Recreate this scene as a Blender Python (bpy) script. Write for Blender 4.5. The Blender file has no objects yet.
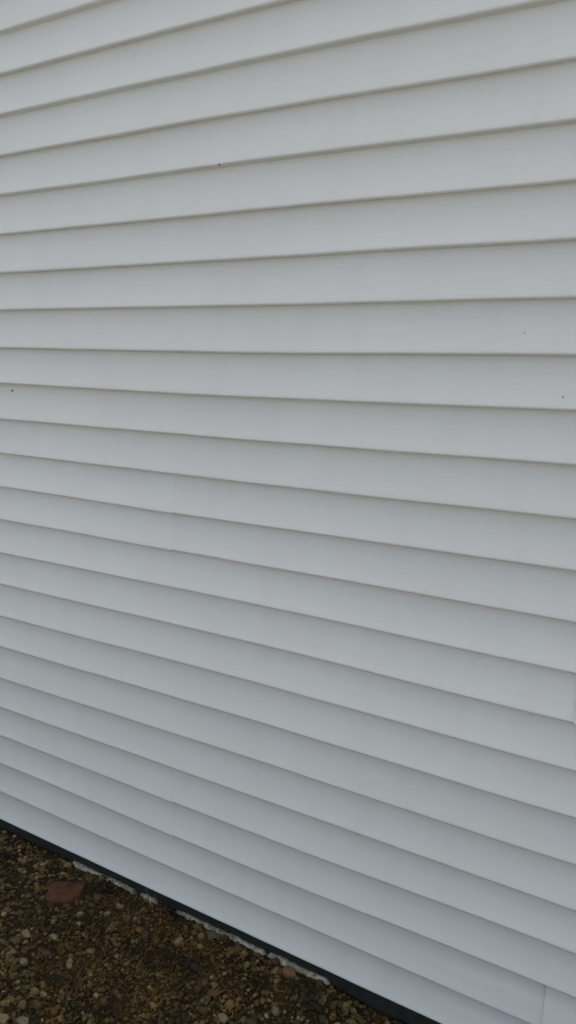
import bpy, bmesh, math, random
import numpy as np
from mathutils import Matrix, Vector, noise

random.seed(7)
RNG = np.random.default_rng(11)
scene = bpy.context.scene
C = scene.collection

# ------------------------------------------------------------------ camera
G = 0.058                          # height of the lowest siding edge above the ground
FPX, YAW, PIT, ROL, DIST, EYE = 739.96, 0.512871, 1.383669, 0.028217, 1.470515, 1.479008
CAM_R = (Matrix.Rotation(YAW, 3, 'Z') @ Matrix.Rotation(PIT, 3, 'X') @ Matrix.Rotation(ROL, 3, 'Z'))
CAM_P = Vector((0.0, -DIST, EYE + G))
cam = bpy.data.cameras.new('camera')
cam.sensor_fit = 'VERTICAL'
cam.sensor_height = 36.0
cam.lens = FPX / 1024.0 * 36.0
cam.clip_start = 0.05
cam.clip_end = 2000.0
cam_ob = bpy.data.objects.new('camera', cam)
C.objects.link(cam_ob)
cam_ob.matrix_world = Matrix.Translation(CAM_P) @ CAM_R.to_4x4()
scene.camera = cam_ob

# ------------------------------------------------------------------ sky, sun, exposure
SUN_EL, SUN_AZ = math.radians(89), math.radians(8)       # cloud veiled sun almost overhead, a soft glow
world = bpy.data.worlds.new('World')
scene.world = world
world.use_nodes = True
wn = world.node_tree
bg = wn.nodes['Background']
sky = wn.nodes.new('ShaderNodeTexSky')
sky.sky_type = 'NISHITA'
sky.sun_disc = False
sky.sun_elevation = SUN_EL
sky.sun_rotation = SUN_AZ
sky.air_density = 1.0
sky.dust_density = 2.5
hs = wn.nodes.new('ShaderNodeHueSaturation')             # thin milky cloud: the sky is nearly white
hs.inputs['Hue'].default_value = 0.484
hs.inputs['Saturation'].default_value = 0.49
wn.links.new(sky.outputs[0], hs.inputs['Color'])
wn.links.new(hs.outputs[0], bg.inputs['Color'])
bg.inputs['Strength'].default_value = 0.12
sun = bpy.data.lights.new('sun', 'SUN')
sun.energy = 0.8
sun.angle = math.radians(38.0)
sun.color = (1.0, 0.965, 0.92)
sun_ob = bpy.data.objects.new('sun', sun)
C.objects.link(sun_ob)
sd = Vector((math.sin(SUN_AZ) * math.cos(SUN_EL), math.cos(SUN_AZ) * math.cos(SUN_EL), math.sin(SUN_EL)))
sun_ob.rotation_euler = (-sd).to_track_quat('-Z', 'Y').to_euler()
sun_ob.location = sd * 30
vs = scene.view_settings
vs.view_transform = 'Standard'
vs.look = 'None'
vs.gamma = 1.0
vs.use_curve_mapping = False
vs.exposure = 0.38
scene.render.engine = 'CYCLES'

# ------------------------------------------------------------------ helpers
def pix(px, py, z=0.0):
    """world point on the level plane z seen at a photograph pixel"""
    d = CAM_R @ Vector(((px - 288) / FPX, -(py - 512) / FPX, -1.0))
    t = (z - CAM_P.z) / d.z
    return CAM_P + d * t

def pixy(px, py, y=0.0):
    """world point on the upright plane y"""
    d = CAM_R @ Vector(((px - 288) / FPX, -(py - 512) / FPX, -1.0))
    t = (y - CAM_P.y) / d.y
    return CAM_P + d * t

def link(name, mesh, mat=None, parent=None, smooth=False):
    o = bpy.data.objects.new(name, mesh)
    C.objects.link(o)
    if mat: mesh.materials.append(mat)
    if parent: o.parent = parent
    if smooth:
        mesh.polygons.foreach_set('use_smooth', [True] * len(mesh.polygons))
    return o

def mesh_np(name, V, F):
    """fast mesh from an (n,3) array and an (m,k) array of equal-sided faces"""
    V = np.asarray(V, np.float32); F = np.asarray(F, np.int32)
    m = bpy.data.meshes.new(name)
    k = F.shape[1]
    m.vertices.add(len(V)); m.vertices.foreach_set('co', V.ravel())
    m.loops.add(F.size); m.loops.foreach_set('vertex_index', F.ravel())
    m.polygons.add(len(F))
    m.polygons.foreach_set('loop_start', np.arange(0, F.size, k, dtype=np.int32))
    m.update(calc_edges=True)
    return m

def empty(name, loc=(0, 0, 0)):
    o = bpy.data.objects.new(name, None)
    C.objects.link(o); o.location = loc
    o.empty_display_size = 0.1
    return o

def tag(o, label, cat, group=None):
    o['label'] = label; o['category'] = cat
    if group: o['group'] = group

def box_bm(bm, lo, hi):
    r = bmesh.ops.create_cube(bm, size=1.0)
    c = [(a + b) / 2 for a, b in zip(lo, hi)]; s = [b - a for a, b in zip(lo, hi)]
    for v in r['verts']:
        v.co = Vector((v.co.x * s[0] + c[0], v.co.y * s[1] + c[1], v.co.z * s[2] + c[2]))
    return r['verts']

def prism(bm, poly, y0, y1):
    """polygon in (x,z) extruded along y"""
    a = [bm.verts.new((x, y0, z)) for x, z in poly]
    b = [bm.verts.new((x, y1, z)) for x, z in poly]
    bm.faces.new(a); bm.faces.new(b[::-1])
    for i in range(len(poly)):
        j = (i + 1) % len(poly)
        bm.faces.new((a[j], a[i], b[i], b[j]))

def bm_done(bm, name):
    bmesh.ops.recalc_face_normals(bm, faces=bm.faces)
    m = bpy.data.meshes.new(name); bm.to_mesh(m); bm.free()
    return m

# ------------------------------------------------------------------ materials
class NT:
    def __init__(self, name, rough=0.6, spec=0.5):
        self.m = bpy.data.materials.new(name); self.m.use_nodes = True
        self.t = self.m.node_tree; self.b = self.t.nodes['Principled BSDF']
        self.b.inputs['Roughness'].default_value = rough
        self.b.inputs['Specular IOR Level'].default_value = spec
    def n(self, kind, **kw):
        nd = self.t.nodes.new(kind)
        for k, v in kw.items():
            if k in nd.inputs.keys(): nd.inputs[k].default_value = v
            else: setattr(nd, k, v)
        return nd
    def l(self, a, b): self.t.links.new(a, b)
    def coords(self, scale=(1, 1, 1), kind='Object'):
        tc = self.n('ShaderNodeTexCoord'); mp = self.n('ShaderNodeMapping')
        mp.inputs['Scale'].default_value = scale
        self.l(tc.outputs[kind], mp.inputs[0]); return mp.outputs[0]
    def noise(self, co, scale, detail=4, rough=0.55):
        nz = self.n('ShaderNodeTexNoise'); nz.inputs['Scale'].default_value = scale
        nz.inputs['Detail'].default_value = detail; nz.inputs['Roughness'].default_value = rough
        if co is not None: self.l(co, nz.inputs['Vector'])
        return nz.outputs['Fac']
    def ramp(self, fac, stops):
        r = self.n('ShaderNodeValToRGB'); el = r.color_ramp.elements
        while len(el) < len(stops): el.new(0.5)
        for e, (p, c) in zip(el, stops):
            e.position = p; e.color = (*c, 1)
        self.l(fac, r.inputs[0]); return r.outputs[0]
    def mix(self, fac, a, b, mode='MIX'):
        mx = self.n('ShaderNodeMix', data_type='RGBA', blend_type=mode)
        if isinstance(fac, (int, float)): mx.inputs[0].default_value = fac
        else: self.l(fac, mx.inputs[0])
        for s, v in ((6, a), (7, b)):
            if isinstance(v, tuple): mx.inputs[s].default_value = (*v, 1)
            else: self.l(v, mx.inputs[s])
        return mx.outputs[2]
    def bump(self, h, strength, dist, prev=None):
        bp = self.n('ShaderNodeBump'); bp.inputs['Strength'].default_value = strength
        bp.inputs['Distance'].default_value = dist
        self.l(h, bp.inputs['Height'])
        if prev is not None: self.l(prev, bp.inputs['Normal'])
        return bp.outputs[0]
    def color(self, c): self.l(c, self.b.inputs['Base Color'])
    def normal(self, c): self.l(c, self.b.inputs['Normal'])

def mat_vinyl():
    t = NT('white_vinyl', 0.48, 0.35)
    co = t.coords()
    base = t.ramp(t.noise(co, 2.3, 3), [(0.3, (0.765, 0.785, 0.785)), (0.7, (0.79, 0.81, 0.81))])
    # thin film of dust in soft vertical-ish streaks and blotches
    co2 = t.coords((3.5, 3.5, 0.9))
    dust = t.ramp(t.noise(co2, 4.0, 6, 0.62), [(0.46, (0, 0, 0)), (0.80, (0.5, 0.5, 0.5))])
    base = t.mix(dust, base, (0.73, 0.735, 0.72))
    sp = t.ramp(t.noise(t.coords(), 210.0, 2), [(0.70, (0, 0, 0)), (0.78, (1, 1, 1))])
    spm = t.mix(0.16, (0, 0, 0), sp)
    base = t.mix(spm, base, (0.42, 0.40, 0.36))
    oi = t.n('ShaderNodeObjectInfo')
    base = t.mix(1.0, base, t.ramp(oi.outputs['Random'], [(0.0, (0.965, 0.965, 0.96)), (1.0, (1.0, 1.0, 1.0))]), 'MULTIPLY')
    t.color(base)
    grain = t.noise(t.coords((6, 6, 170)), 1.6, 5, 0.6)          # embossed wood grain along the course
    wob = t.noise(t.coords((1, 1, 3)), 5.0, 2)
    t.normal(t.bump(grain, 0.50, 0.0007, t.bump(wob, 0.25, 0.003)))
    return t.m

def mat_flat(name, c1, c2, scale, rough=0.8, bump=0.3, bd=0.003, spec=0.3):
    t = NT(name, rough, spec)
    f = t.noise(t.coords(), scale, 6, 0.62)
    t.color(t.ramp(f, [(0.3, c1), (0.7, c2)]))
    if bump: t.normal(t.bump(f, bump, bd))
    return t.m

M_VINYL = mat_vinyl()
M_TRIM = mat_flat('white_trim', (0.74, 0.75, 0.75), (0.80, 0.80, 0.79), 5, 0.5, 0.05)
M_FOUND = mat_flat('dark_foundation_paint', (0.020, 0.024, 0.022), (0.036, 0.040, 0.036), 40, 0.75, 0.5, 0.002)
M_WHITE = mat_flat('chalky_white_edge', (0.16, 0.155, 0.11), (0.60, 0.59, 0.49), 55, 0.9, 0.8, 0.006)
M_ROOF = mat_flat('grey_shingle', (0.05, 0.05, 0.05), (0.10, 0.10, 0.10), 20, 0.9, 0.6, 0.01)

def mat_soil():
    t = NT('gravelly_soil', 0.95, 0.15)
    co = t.coords()
    a = t.noise(co, 9, 5); b = t.noise(co, 90, 6, 0.7)
    c1 = t.ramp(a, [(0.35, (0.016, 0.011, 0.004)), (0.55, (0.036, 0.024, 0.008)), (0.72, (0.052, 0.034, 0.010))])
    c2 = t.ramp(b, [(0.30, (0.35, 0.35, 0.35)), (0.70, (1.25, 1.25, 1.25))])
    t.color(t.mix(1.0, c1, c2, 'MULTIPLY'))
    t.normal(t.bump(b, 0.9, 0.01))
    return t.m

def mat_island(name, stops, rough, fine=0.6, spec=0.3, fs=300):
    """each separate stone or blade of the mesh takes its own colour from the ramp"""
    t = NT(name, rough, spec)
    g = t.n('ShaderNodeNewGeometry')
    c = t.ramp(g.outputs['Random Per Island'], stops)
    f = t.noise(t.coords(), fs, 4, 0.65)
    k = t.ramp(f, [(0.25, (1 - fine,) * 3), (0.75, (1 + fine * 0.6,) * 3)])
    c = t.mix(1.0, c, k, 'MULTIPLY')
    blotch = t.ramp(t.noise(t.coords(), 11.0, 5, 0.6), [(0.36, (0.34, 0.36, 0.36)), (0.50, (1.14, 1.12, 1.06)), (0.70, (1.65, 1.52, 1.28))])
    t.color(t.mix(1.0, c, blotch, 'MULTIPLY'))                    # random darker and lighter blotches across the mesh
    t.normal(t.bump(f, 0.4, 0.002))
    return t.m

M_SOIL = mat_soil()
M_PEBBLE = mat_island('mixed_pebbles', [
    (0.00, (0.016, 0.012, 0.004)), (0.20, (0.036, 0.025, 0.008)), (0.40, (0.060, 0.041, 0.013)),
    (0.55, (0.056, 0.048, 0.024)), (0.68, (0.080, 0.047, 0.014)), (0.82, (0.095, 0.071, 0.030)),
    (0.94, (0.125, 0.098, 0.050)), (1.00, (0.21, 0.17, 0.10))], 0.85, 0.55)
M_THATCH = mat_island('dead_thatch', [
    (0.0, (0.0179, 0.0110, 0.0031)), (0.35, (0.0515, 0.0290, 0.0055)), (0.7, (0.0952, 0.0550, 0.0109)),
    (0.93, (0.1176, 0.0740, 0.0195)), (1.0, (0.1792, 0.1280, 0.0507))], 0.85, 0.3)
M_BOUNCE = mat_flat('pale_bounce_ground', (0.50, 0.440, 0.345), (0.61, 0.55, 0.445), 3, 0.95, 0.6, 0.02)  # unseen outer ground, made pale and warm to bounce light onto the wall
M_FAINT = mat_flat('faint_speck', (0.30, 0.29, 0.27), (0.42, 0.41, 0.39), 300, 0.7, 0)
M_SPECK = mat_flat('dark_speck', (0.09, 0.085, 0.078), (0.14, 0.13, 0.12), 300, 0.7, 0)

# ------------------------------------------------------------------ ground
bm = bmesh.new()
bmesh.ops.create_grid(bm, x_segments=2, y_segments=2, size=300)
gr = link('ground', bm_done(bm, 'ground'), M_BOUNCE)
gr.location = (0, 0, -0.045)
gr['kind'] = 'structure'

# gravel bed along the wall: an uneven strip of soil, 1.9 m wide
BX0, BX1, BY0, BY1 = -6.2, 3.2, -1.9, 0.10
nx, ny = 560, 130
xs = np.linspace(BX0, BX1, nx); ys = np.linspace(BY0, BY1, ny)
RX = pix(330, 985).x                                            # right of here the bed lies lower
def bed_z(x, y):
    z = 0.010 * (noise.noise((x * 2.1, y * 2.1, 3.1))) + 0.010 * noise.noise((x * 8, y * 8, 7.7)) \
        + 0.006 * noise.noise((x * 26, y * 26, 1.7))
    e = min(1.0, (y - BY0) / 0.25)                              # sinks into the ground sheet at its outer border
    z -= 0.07 * (1 - e) ** 2
    if y > -0.16:                                               # settles to an even line at the foundation
        z *= 0.55
        rise = 0.018 if x < RX else 0.018 - 0.010 * min(1.0, (x - RX) / 0.12)
        z += rise * min(1.0, (y + 0.16) / 0.10)
    return z - 0.006
BZ = np.array([[bed_z(x, y) for x in xs] for y in ys], np.float32)
V = np.stack([np.tile(xs, ny), np.repeat(ys, nx), BZ.ravel()], 1)
ii = (np.arange(ny - 1)[:, None] * nx + np.arange(nx - 1)[None]).ravel()
F = np.stack([ii, ii + 1, ii + nx + 1, ii + nx], 1)
bed = link('gravel_bed', mesh_np('gravel_bed', V, F), M_SOIL, smooth=True)
bed['kind'] = 'structure'
def bed_at(x, y):
    """bilinear height of the bed, arrays"""
    u = np.clip((np.asarray(x) - BX0) / (BX1 - BX0) * (nx - 1), 0, nx - 1.001)
    v = np.clip((np.asarray(y) - BY0) / (BY1 - BY0) * (ny - 1), 0, ny - 1.001)
    i = u.astype(int); j = v.astype(int); fu = u - i; fv = v - j
    return (BZ[j, i] * (1 - fu) * (1 - fv) + BZ[j, i + 1] * fu * (1 - fv) + BZ[j + 1, i] * (1 - fu) * fv + BZ[j + 1, i + 1] * fu * fv)

# ------------------------------------------------------------------ the house
HX0, HX1, HY1 = -6.0, 3.0, 8.0
EAVE, PEAK = 3.0 + G, 5.4 + G
XC = (HX0 + HX1) / 2
SLOPE = (PEAK - EAVE) / (HX1 - XC)
S = 0.1016                                                       # height of one course
house = empty('house', (XC, 0.02, 0))
tag(house, 'house wall clad in white horizontal vinyl siding above a dark foundation strip', 'house')
def hpart(name, mesh, mat, smooth=False, parent=None):
    o = link(name, mesh, mat, smooth=smooth)
    p = parent or house
    o.parent = p
    o.matrix_parent_inverse = Matrix.Translation(-Vector((XC, 0.02, 0)))
    return o

bm = bmesh.new()
prism(bm, [(HX0, G + 0.012), (HX1, G + 0.012), (HX1, EAVE), (XC, PEAK), (HX0, EAVE)], 0.024, HY1)
hpart('wall', bm_done(bm, 'wall'), M_TRIM)
bm = bmesh.new()
box_bm(bm, (HX0 + 0.01, 0.018, -0.4), (HX1 - 0.01, HY1 - 0.01, G + 0.010))
found = hpart('foundation', bm_done(bm, 'foundation'), M_FOUND)
for sgn, x_e in ((1, HX1), (-1, HX0)):
    bm = bmesh.new()
    oh = 0.35
    xo = x_e + sgn * oh; zo = EAVE - oh * SLOPE
    prism(bm, [(XC, PEAK + 0.01), (xo, zo + 0.01), (xo, zo + 0.18), (XC, PEAK + 0.18)], -0.10, HY1 + 0.1)
    hpart('roof_slope', bm_done(bm, 'roof_slope'), M_ROOF)
    bm = bmesh.new()
    prism(bm, [(XC, PEAK - 0.14), (x_e, EAVE - 0.14), (x_e, EAVE + 0.005), (XC, PEAK + 0.005)], -0.035, 0.022)
    hpart('rake_board', bm_done(bm, 'rake_board'), M_TRIM)
    bm = bmesh.new()
    xa, xb = (x_e - 0.075, x_e + 0.02) if sgn > 0 else (x_e - 0.02, x_e + 0.075)
    box_bm(bm, (xa, -0.028, G + 0.002), (xb, 0.022, EAVE - 0.10))
    hpart('corner_post', bm_done(bm, 'corner_post'), M_TRIM)

# small departures of the course edges from level, read off the photograph at three stations (metres)
ST = (-1.885, -0.95, -0.15)
DZ = {}
def read_edges():
    L = [31.4, 74.3, 114.6, 155.7, 195, 234.6, 273, 310.2, 348, 383.8, 419.2, 453.4, 487, 519.6, 553.2, 584.6, 616.6, 647.1, 678.2, 707.6, 736, 764, 792.3, 819.6]
    Md = [None, 7, 58, 110, 160, 209.7, 257.8, 305.4, 353.3, 398.1, 441.5, 484.5, 526.3, 566.1, 605.6, 645.1, 684.1, 722.9, 761.8, 799.3, 836, 871.9, 906.8, 939.6]
    R = [None] * 3 + [58, 119.5, 180.3, 239, 297.4, 355.4, 411.2, 466, 519.8, 571.6, 622.9, 674.7, 725.0, 772.4, 819.6, 866.6, 912.2, 955.0, 999.0, None, None]
    for i in range(24):
        k = 23 - i
        out = []
        for px, col in ((0, L), (258, Md), (576, R)):
            if col[i] is None: out.append(0.0)
            else: out.append(max(-0.006, min(0.006, pixy(px, col[i]).z - G - k * S)))
        DZ[k] = out
read_edges()
def dz(k, x):
    d = DZ.get(k)
    if d is None: return 0.0
    a, b, c = ST
    if x < a: return d[0] * math.exp(-((x - a) / 0.5) ** 2)
    if x > c: return d[2] * math.exp(-((x - c) / 0.5) ** 2)
    if x < b:
        t = (x - a) / (b - a); t = t * t * (3 - 2 * t); return d[0] + (d[1] - d[0]) * t
    t = (x - b) / (c - b); t = t * t * (3 - 2 * t); return d[1] + (d[2] - d[1]) * t

LIP = 0.0160
def course_profile(first, last):
    """(y, z fraction of course, absolute z) points of one clapboard from the butt up"""
    p = []
    if first: p += [(0.0154, 0.0, 0.0010)]
    p += [(0.0046, 0.0, 0.0), (0.0034, 0.0, 0.0), (0.0016, 0.0, 0.0006), (0.0004, 0.0, 0.0020), (0.0, 0.0, 0.0040), (0.0001, 0.0, 0.0056)]
    for f in (0.12, 0.35, 0.6, 0.82): p.append((LIP * f * 0.98, f, 0.0))
    p.append((LIP, 1.0, -0.0015) if not last else (LIP + 0.0012, 1.0, 0.016))
    return p
def x_lim(z):
    k = max(0.0, (z + 0.06 - EAVE) / SLOPE)
    return HX0 + 0.02 + k, HX1 - 0.02 - k

def siding_panel(k, x0, x1, over, under, flip=False):
    """double four inch vinyl panel, row k (0 = lowest), from x0 to x1; over: its left end laps over its neighbour"""
    n = max(2, int((x1 - x0) / 0.035)); X = np.linspace(x0, x1, n + 1)
    prof = [(a, f, d, 0) for a, f, d in course_profile(True, False)] + [(a, f, d, 1) for a, f, d in course_profile(False, True)]
    th = 0.0011
    sd_ = k * 7.3 + (3.1 if over else 0)
    ring = []
    for (y, f, d, c) in prof:
        row = []
        for x in X:
            kk = 2 * k + c
            zb = dz(kk, x); zt = dz(kk + 1, x)
            z = G + (kk + f) * S + d + zb * (1 - f) + zt * f
            xl, xr = x_lim(z)
            xx = min(max(x, xl), xr)
            yy = y + 0.0016 * noise.noise((x * 1.7, z * 5, sd_)) + 0.0005 * noise.noise((x * 6, z * 9, sd_ + 5))
            z += 0.0013 * noise.noise((x * 3.1, kk * 3.3, sd_ + 9)) + 0.0006 * noise.noise((x * 11, kk * 3.3, sd_ + 2)) if f < 0.01 else 0
            if (over and not flip) or (under and flip):
                w = math.exp(-((x1 - x) if flip else (x - x0)) / 0.22)
                yy -= (0.0002 + 0.0005 * (k == 1) if flip else 0.0030) * w
                if f < 0.01: z -= 0.0016 * w
            if (under and not flip) or (over and flip): yy += (0.0003 if flip else 0.0012) * math.exp(-((x - x0) if flip else (x1 - x)) / 0.25)
            if k == 0 and under and f > 0.8: yy += 0.006 * math.exp(-((x1 - 0.1 - x) / 0.13) ** 2)
            row.append((xx, yy, z))
        ring.append(row)
    P = np.array(ring, np.float32)                              # rows x columns x 3
    m_, c_ = P.shape[:2]
    back = P.copy(); back[..., 1] += th; back[3:, :, 2] += 0.0
    V = np.concatenate([P.reshape(-1, 3), back.reshape(-1, 3)])
    i = (np.arange(m_ - 1)[:, None] * c_ + np.arange(c_ - 1)[None]).ravel()
    N = m_ * c_
    F = [np.stack([i, i + 1, i + c_ + 1, i + c_], 1), np.stack([i + N, i + c_ + N, i + c_ + 1 + N, i + 1 + N], 1)]
    for col in (0, c_ - 1):
        r = np.arange(m_ - 1) * c_ + col
        q = np.stack([r, r + c_, r + c_ + N, r + N], 1)
        F.append(q if col == 0 else q[:, ::-1])
    me = mesh_np('siding_panel', V, np.concatenate(F))
    me.polygons.foreach_set('use_smooth', [True] * len(me.polygons))
    ang = bpy.data.objects.new('siding_panel', me)
    C.objects.link(ang); me.materials.append(M_VINYL)
    me.set_sharp_from_angle(angle=math.radians(38))
    ang.parent = house
    ang.matrix_parent_inverse = Matrix.Translation(-Vector((XC, 0.02, 0)))
    return ang

PITCH = 3.635
ROWS = int((PEAK - 0.06 - G) / (2 * S))
panels = {}
for k in range(ROWS):
    s0 = {0: -0.166, 1: -1.168, 2: 0.45, 3: 0.84}[k % 4]
    flip = k % 4 == 1                                          # these rows lap the other way round
    if flip: s0 -= 0.025
    if k == 9: s0 = 1.30
    if k == 8: s0 = 0.20
    cuts = [s0 + PITCH * j for j in range(-3, 4)]
    xl, xr = x_lim(G + 2 * k * S)
    if xr - xl < 0.2: break
    ends = [xl] + [c for c in cuts if xl + 0.2 < c < xr - 0.2] + [xr]
    for j in range(len(ends) - 1):
        a, b = ends[j], ends[j + 1]
        over, under = j > 0, j < len(ends) - 2
        o = siding_panel(k, a, b + (0.025 if under else 0), over, under, flip)
        panels[(k, j)] = (o, a, b)

def panel_at(x, z):
    k = int((z - G) // (2 * S))
    for (kk, j), (o, a, b) in panels.items():
        if kk == k and a <= x <= b: return o
# specks of dirt sitting on the siding
for px, py, r, asp, mt in ((12.3, 390.6, 0.0030, 1.0, M_SPECK), (219.5, 164.6, 0.0026, 1.0, M_SPECK), (525.0, 333.0, 0.0016, 1.1, M_FAINT), (563, 397.0, 0.0015, 1.9, M_FAINT)):
    p = pixy(px, py, 0.004)
    fz = ((p.z - G) % S) / S
    p = pixy(px, py, LIP * fz)
    bm = bmesh.new()
    bmesh.ops.create_icosphere(bm, subdivisions=2, radius=r)
    for v in bm.verts:
        v.co *= 1 + 0.25 * noise.noise(v.co * 700)
        v.co.z *= asp
        v.co.y *= 0.45
        v.co += Vector((p.x, p.y - 0.0002, p.z))
    o = link('dirt_speck', bm_done(bm, 'dirt_speck'), mt, smooth=True)
    o.parent = panel_at(p.x, p.z) or house
    o.matrix_parent_inverse = o.parent.matrix_parent_inverse if o.parent is house else Matrix.Translation(-Vector((XC, 0.02, 0))) @ Matrix.Translation((XC, 0.02, 0))

# chalky white ledge of old mortar at the foot of the foundation, broken into pieces
def ledge(px0, px1, h0, seed):
    a = None
    x0 = pixy(px0, 819.6 + px0 * 0.466 + 12, 0.01).x; x1 = pixy(px1, 819.6 + px1 * 0.466 + 12, 0.01).x
    n = max(5, int((x1 - x0) / 0.006)); bm = bmesh.new(); rings = []
    for i in range(n + 1):
        t = i / n; x = x0 + (x1 - x0) * t
        e = min(1, (x - x0) / 0.03, (x1 - x) / 0.03)
        top = (h0 + 0.004 * noise.noise((x * 14, seed, 0)) + 0.0040 * noise.noise((x * 75, seed, 4))) * e - 0.012 * (1 - e)
        out = 0.013 - (0.006 + 0.006 * noise.noise((x * 18, seed, 8)) + 0.004 * noise.noise((x * 70, seed, 9))) * e
        pts = [(0.020, -0.03), (0.020, top), (0.5 * out + 0.009, top + 0.0005), (out + 0.002, top - 0.002), (out, top - 0.006), (out - 0.004, -0.03)]
        rings.append([bm.verts.new((x, y, z)) for y, z in pts])
    for r0, r1 in zip(rings, rings[1:]):
        for i in range(6):
            j = (i + 1) % 6
            bm.faces.new((r0[i], r0[j], r1[j], r1[i]))
    bm.faces.new(rings[0][::-1]); bm.faces.new(rings[-1])
    o = link('mortar_ledge', bm_done(bm, 'mortar_ledge'), M_WHITE)
    o.parent = found
    return o
for a, b, h, s_ in ((66, 141, 0.0175, 1), (133, 163, 0.0185, 3), (168, 272, 0.0175, 5), (260, 336, 0.0205, 6)):
    ledge(a, b, h, s_)

# ------------------------------------------------------------------ loose gravel, thatch
def ico(sub):
    bm = bmesh.new(); bmesh.ops.create_icosphere(bm, subdivisions=sub, radius=1.0)
    V = np.array([v.co[:] for v in bm.verts], np.float32); F = np.array([[v.index for v in f.verts] for f in bm.faces], np.int32)
    bm.free(); return V, F
def stone_variants(sub, n):
    V, F = ico(sub); out = []
    for i in range(n):
        W = np.array([Vector(v) * (1 + 0.34 * noise.noise(Vector(v) * 1.1 + Vector((i * 5.3, 1, 2))) + 0.16 * noise.noise(Vector(v) * 2.6 + Vector((i * 3.3, 9, 2)))) for v in V], np.float32)
        # a few flat facets, as broken stone has
        for q in range(5):
            d = RNG.normal(size=3); d /= np.linalg.norm(d); c = RNG.uniform(0.55, 0.85)
            h = W @ d; ex = np.maximum(h - c, 0); W -= ex[:, None] * d[None] * 0.9
        out.append(W)
    return out, F
def rotmats(n):
    q = RNG.normal(size=(n, 4)); q /= np.linalg.norm(q, axis=1)[:, None]; w, x, y, z = q.T
    return np.stack([np.stack([1 - 2 * (y * y + z * z), 2 * (x * y - z * w), 2 * (x * z + y * w)], 1),
                     np.stack([2 * (x * y + z * w), 1 - 2 * (x * x + z * z), 2 * (y * z - x * w)], 1),
                     np.stack([2 * (x * z - y * w), 2 * (y * z + x * w), 1 - 2 * (x * x + y * y)], 1)], 1)
def scatter(name, P, R, sub, nvar=10, flat=0.65, sink=0.25):
    var, F = stone_variants(sub, nvar)
    n = len(P); var = np.array(var); pick = RNG.integers(0, nvar, n)
    W = var[pick] * R[:, None, None]
    W *= (1 + RNG.uniform(-0.25, 0.3, (n, 1, 3)))
    W = np.einsum('nij,nvj->nvi', rotmats(n), W)
    W[..., 2] *= flat
    W[..., :2] += P[:, None, :2]
    W[..., 2] += (P[:, 2] + R * (flat * 0.75 - sink))[:, None]
    nv = var.shape[1]
    FF = (F[None] + (np.arange(n) * nv)[:, None, None]).reshape(-1, 3)
    return mesh_np(name, W.reshape(-1, 3), FF)

# where pebbles lie bare and where thatch covers them (world patches read from the photograph)
patches = [(pix(110, 940), 0.20), (pix(150, 965), 0.22), (pix(55, 965), 0.14), (pix(95, 905), 0.12), (pix(230, 985), 0.08)]
def thatch_mask(x, y):
    m = np.zeros_like(x)
    for p, r in patches:
        m = np.maximum(m, np.exp(-((x - p.x) ** 2 + (y - p.y) ** 2) / (r * r)))
    far = np.array([noise.noise((a * 2.3, b * 2.3, 4.2)) for a, b in zip(x, y)])
    return np.clip(m + 0.35 * np.clip(far, 0, 1), 0, 1)
def pts(n, x0=-4.6, x1=1.6, y0=-1.75, y1=0.008, keep=None):
    x = RNG.uniform(x0, x1, n); y = RNG.uniform(y0, y1, n)
    if keep is not None:
        k = RNG.uniform(size=n) < keep(x, y); x, y = x[k], y[k]
    return np.stack([x, y, bed_at(x, y)], 1)
near = lambda x, y: np.clip(1.25 - 0.45 * np.abs(x + 1.3), 0.35, 1)

def stuff(name, me, mat, label, cat, smooth=False):
    o = link(name, me, mat, smooth=smooth)
    o['kind'] = 'stuff'; tag(o, label, cat); return o

P = pts(56000, keep=near); R = np.exp(RNG.normal(math.log(0.0052), 0.32, len(P)))
stuff('fine_gravel', scatter('fine_gravel', P, R, 1), M_PEBBLE, 'fine dark brown grit covering the gravel bed', 'gravel')
P = pts(27000, keep=lambda x, y: near(x, y) * (1 - 0.62 * thatch_mask(x, y)))
R = np.clip(np.exp(RNG.normal(math.log(0.0072), 0.32, len(P))), 0.0042, 0.0135)
stuff('pebbles', scatter('pebbles', P, R, 2), M_PEBBLE, 'loose mixed tan and brown pebbles lying below the siding', 'gravel')

def blades(name, n, keep, lmin, lmax, w, lift):
    P = pts(n, keep=keep); n = len(P)
    a = RNG.uniform(0, 2 * math.pi, n); L = RNG.uniform(lmin, lmax, n); b = RNG.normal(0, 0.5, n)
    d0 = np.stack([np.cos(a), np.sin(a)], 1); d1 = np.stack([np.cos(a + b), np.sin(a + b)], 1)
    pr = np.stack([-d0[:, 1], d0[:, 0]], 1) * w * RNG.uniform(0.5, 1.3, (n, 1))
    z0 = P[:, 2] + RNG.uniform(0.001, 0.009, n); z1 = z0 + RNG.uniform(-0.1, 1.0, n) * lift; z2 = z1 - RNG.uniform(0, 1.0, n) * lift
    V = np.zeros((n, 5, 3), np.float32)
    mid = P[:, :2] + d0 * (L * 0.5)[:, None]; end = mid + d1 * (L * 0.5)[:, None]
    V[:, 0, :2] = P[:, :2] - pr; V[:, 1, :2] = P[:, :2] + pr; V[:, 0, 2] = z0; V[:, 1, 2] = z0 + w * 0.8
    V[:, 2, :2] = mid + pr; V[:, 3, :2] = mid - pr; V[:, 2, 2] = z1 + w * 0.8; V[:, 3, 2] = z1
    V[:, 4, :2] = end; V[:, 4, 2] = z2
    V[..., 1] = np.minimum(V[..., 1], 0.012)
    o = (np.arange(n) * 5)[:, None]
    F = np.concatenate([o + np.array([[0, 1, 2]]), o + np.array([[0, 2, 3]]), o + np.array([[3, 2, 4]])])
    return mesh_np(name, V.reshape(-1, 3), F)
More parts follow.
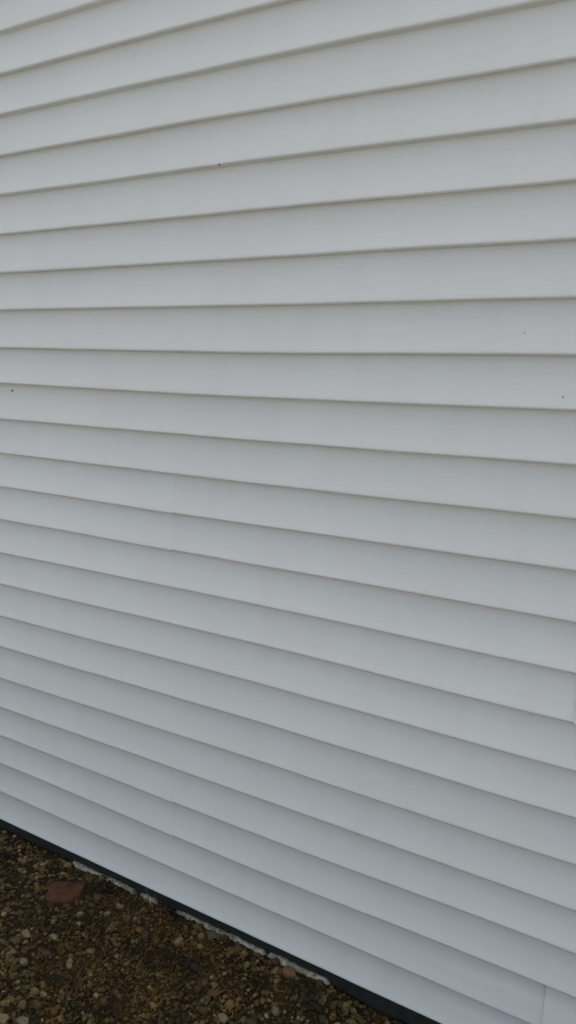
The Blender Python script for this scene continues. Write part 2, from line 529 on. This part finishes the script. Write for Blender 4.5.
stuff('thatch', blades('thatch', 230000, lambda x, y: near(x, y) * (0.22 + 0.78 * thatch_mask(x, y)), 0.006, 0.022, 0.0008, 0.009), M_THATCH,
      'matted dead brown grass and moss among the gravel', 'dead grass')

# ------------------------------------------------------------------ single stones one can point to
def rock(name, px, py, size, mat, label, seed, cat='stone', rotz=0.0, sub=3, facets=11, sink=0.32, group=None):
    p = pix(px, py, 0.012)
    V, F = ico(sub)
    rg = np.random.default_rng(seed)
    W = np.array([Vector(v) * (1 + 0.22 * noise.noise(Vector(v) * 1.2 + Vector((seed * 5.3, 1, 2))) + 0.05 * noise.noise(Vector(v) * 4 + Vector((seed, 1, 2)))) for v in V])
    for q in range(facets):
        d = rg.normal(size=3); d /= np.linalg.norm(d); c = rg.uniform(0.50, 0.80)
        ex = np.maximum(W @ d - c, 0); W -= ex[:, None] * d[None] * 0.93
    W *= np.array(size) / 2
    me = mesh_np(name, W, F)
    o = link(name, me, mat, smooth=True)
    z = float(bed_at(np.array([p.x]), np.array([p.y]))[0])
    o.location = (p.x, p.y, z + size[2] * (0.5 - sink) + 0.003)
    o.rotation_euler = (0, 0, rotz)
    tag(o, label, cat, group)
    return o
def stone_mat(name, c1, c2, sc=90, rough=0.8):
    return mat_flat(name, c1, c2, sc, rough, 0.6, 0.003)
M_TAN = stone_mat('tan_stone', (0.09, 0.050, 0.022), (0.14, 0.080, 0.040))
M_PALE = stone_mat('pale_stone', (0.095, 0.078, 0.045), (0.17, 0.142, 0.088))
M_GREY = stone_mat('grey_stone', (0.045, 0.048, 0.034), (0.075, 0.078, 0.056))
M_RUST = stone_mat('rust_stone', (0.06, 0.028, 0.010), (0.095, 0.045, 0.016))
rock('pebble', 290.5, 975, (0.044, 0.040, 0.034), M_TAN, 'rounded orange tan pebble against the white mortar edge', 3)
rock('pebble', 212, 939, (0.040, 0.030, 0.018), M_GREY, 'flat grey green pebble just below the white mortar edge', 4, rotz=0.4)
rock('pebble', 223, 1016, (0.036, 0.032, 0.026), M_PALE, 'pale cream pebble at the bottom edge below the rust coloured one', 5)
rock('pebble', 215, 990, (0.040, 0.026, 0.020), M_RUST, 'rust coloured pebble lying in the gravel middle', 6, rotz=0.3)
rock('pebble', 27, 933, (0.034, 0.028, 0.024), M_PALE, 'pale buff pebble in the dark patch below the brick fragment', 8)
rock('pebble', 24, 959, (0.026, 0.022, 0.018), M_PALE, 'small whitish pebble near the left edge of the gravel', 9)
rock('pebble', 69, 962, (0.024, 0.022, 0.018), M_PALE, 'small pale round pebble alone amid brown thatch', 10)
rock('pebble', 44, 991, (0.024, 0.022, 0.018), M_PALE, 'small bright pebble beside a dark hollow', 12)
rock('pebble', 22, 1020, (0.036, 0.032, 0.026), M_PALE, 'cream pebble cut by the bottom edge near the left corner', 13)
rock('pebble', 3, 1017, (0.036, 0.034, 0.026), M_PALE, 'pale pebble in the bottom left corner', 14)
rock('pebble', 276, 1008, (0.030, 0.026, 0.022), M_PALE, 'pale pebble low on the right of the gravel', 15)

# broken piece of red brick
bp = pix(65, 889, 0.02)
bm = bmesh.new()
poly = [(-0.070, -0.030), (-0.058, 0.034), (0.022, 0.047), (0.062, 0.036), (0.066, -0.020), (0.030, -0.044), (-0.045, -0.046)]
poly = [(x * 0.80, y * 0.86) for x, y in poly]
lo = [bm.verts.new((x * 1.04, y * 1.04, -0.014)) for x, y in poly]
hi = [bm.verts.new((x, y, 0.016 + 0.005 * math.sin(i * 2.1))) for i, (x, y) in enumerate(poly)]
bm.faces.new(lo[::-1]); bm.faces.new(hi)
for i in range(len(poly)):
    j = (i + 1) % len(poly); bm.faces.new((lo[i], lo[j], hi[j], hi[i]))
bmesh.ops.bevel(bm, geom=list(bm.edges), offset=0.003, segments=1, affect='EDGES')
bmesh.ops.triangulate(bm, faces=bm.faces)
bmesh.ops.subdivide_edges(bm, edges=list(bm.edges), cuts=2, use_grid_fill=True)
for v in bm.verts:
    v.co += v.co.normalized() * (0.004 * noise.noise(v.co * 45) + 0.002 * noise.noise(v.co * 130))
M_BRICK = mat_flat('worn_red_brick', (0.040, 0.016, 0.007), (0.085, 0.033, 0.014), 70, 0.9, 0.8, 0.004)
br = link('brick_fragment', bm_done(bm, 'brick_fragment'), M_BRICK, smooth=True)
br.location = (bp.x, bp.y, 0.001); br.rotation_euler = (0.10, -0.08, 0.42)
tag(br, 'broken piece of red brown brick lying in the gravel', 'brick')

# a tuft of withered dark grass at the foot of the wall
def tuft(px, py, n, h, mat, label, seed):
    rg = random.Random(seed); p = pix(px, py, 0.0); bm = bmesh.new()
    for i in range(n):
        a = rg.uniform(0, 6.28); L = h * rg.uniform(0.5, 1.0); lean = rg.uniform(0.2, 0.9)
        bx, by = rg.gauss(0, 0.02), rg.gauss(0, 0.008); w = 0.0019
        pr = None
        for s_ in range(6):
            t = s_ / 5
            x = bx + math.cos(a) * L * lean * t * t; y = by + math.sin(a) * L * lean * t * t * 0.6; z = L * (t - 0.5 * lean * t * t)
            ww = w * (1 - t * 0.9)
            y = min(y, 0.008 - p.y)
            v0 = bm.verts.new((x - math.sin(a) * ww, y + math.cos(a) * ww, z)); v1 = bm.verts.new((x + math.sin(a) * ww, y - math.cos(a) * ww, z))
            if pr: bm.faces.new((pr[0], pr[1], v1, v0))
            pr = (v0, v1)
    m = bpy.data.meshes.new('grass_tuft'); bm.to_mesh(m); bm.free()
    o = link('grass_tuft', m, mat); o.location = (p.x, p.y, float(bed_at(np.array([p.x]), np.array([p.y]))[0]) - 0.002)
    tag(o, label, 'grass')
M_BLADE = mat_flat('dark_grass', (0.018, 0.022, 0.012), (0.05, 0.05, 0.028), 60, 0.8, 0)
M_STRAW = mat_flat('dry_straw', (0.16, 0.14, 0.09), (0.26, 0.23, 0.16), 60, 0.8, 0)
tuft(166, 915, 12, 0.075, M_BLADE, 'withered dark grass tuft growing in the gap of the white mortar edge', 5)
tuft(139, 902, 6, 0.05, M_BLADE, 'thin dark grass tuft by the mortar edge nearer the brick', 6)
tuft(157, 909, 2, 0.06, M_STRAW, 'pale dry straw standing against the foundation between two dark grass tufts', 9)
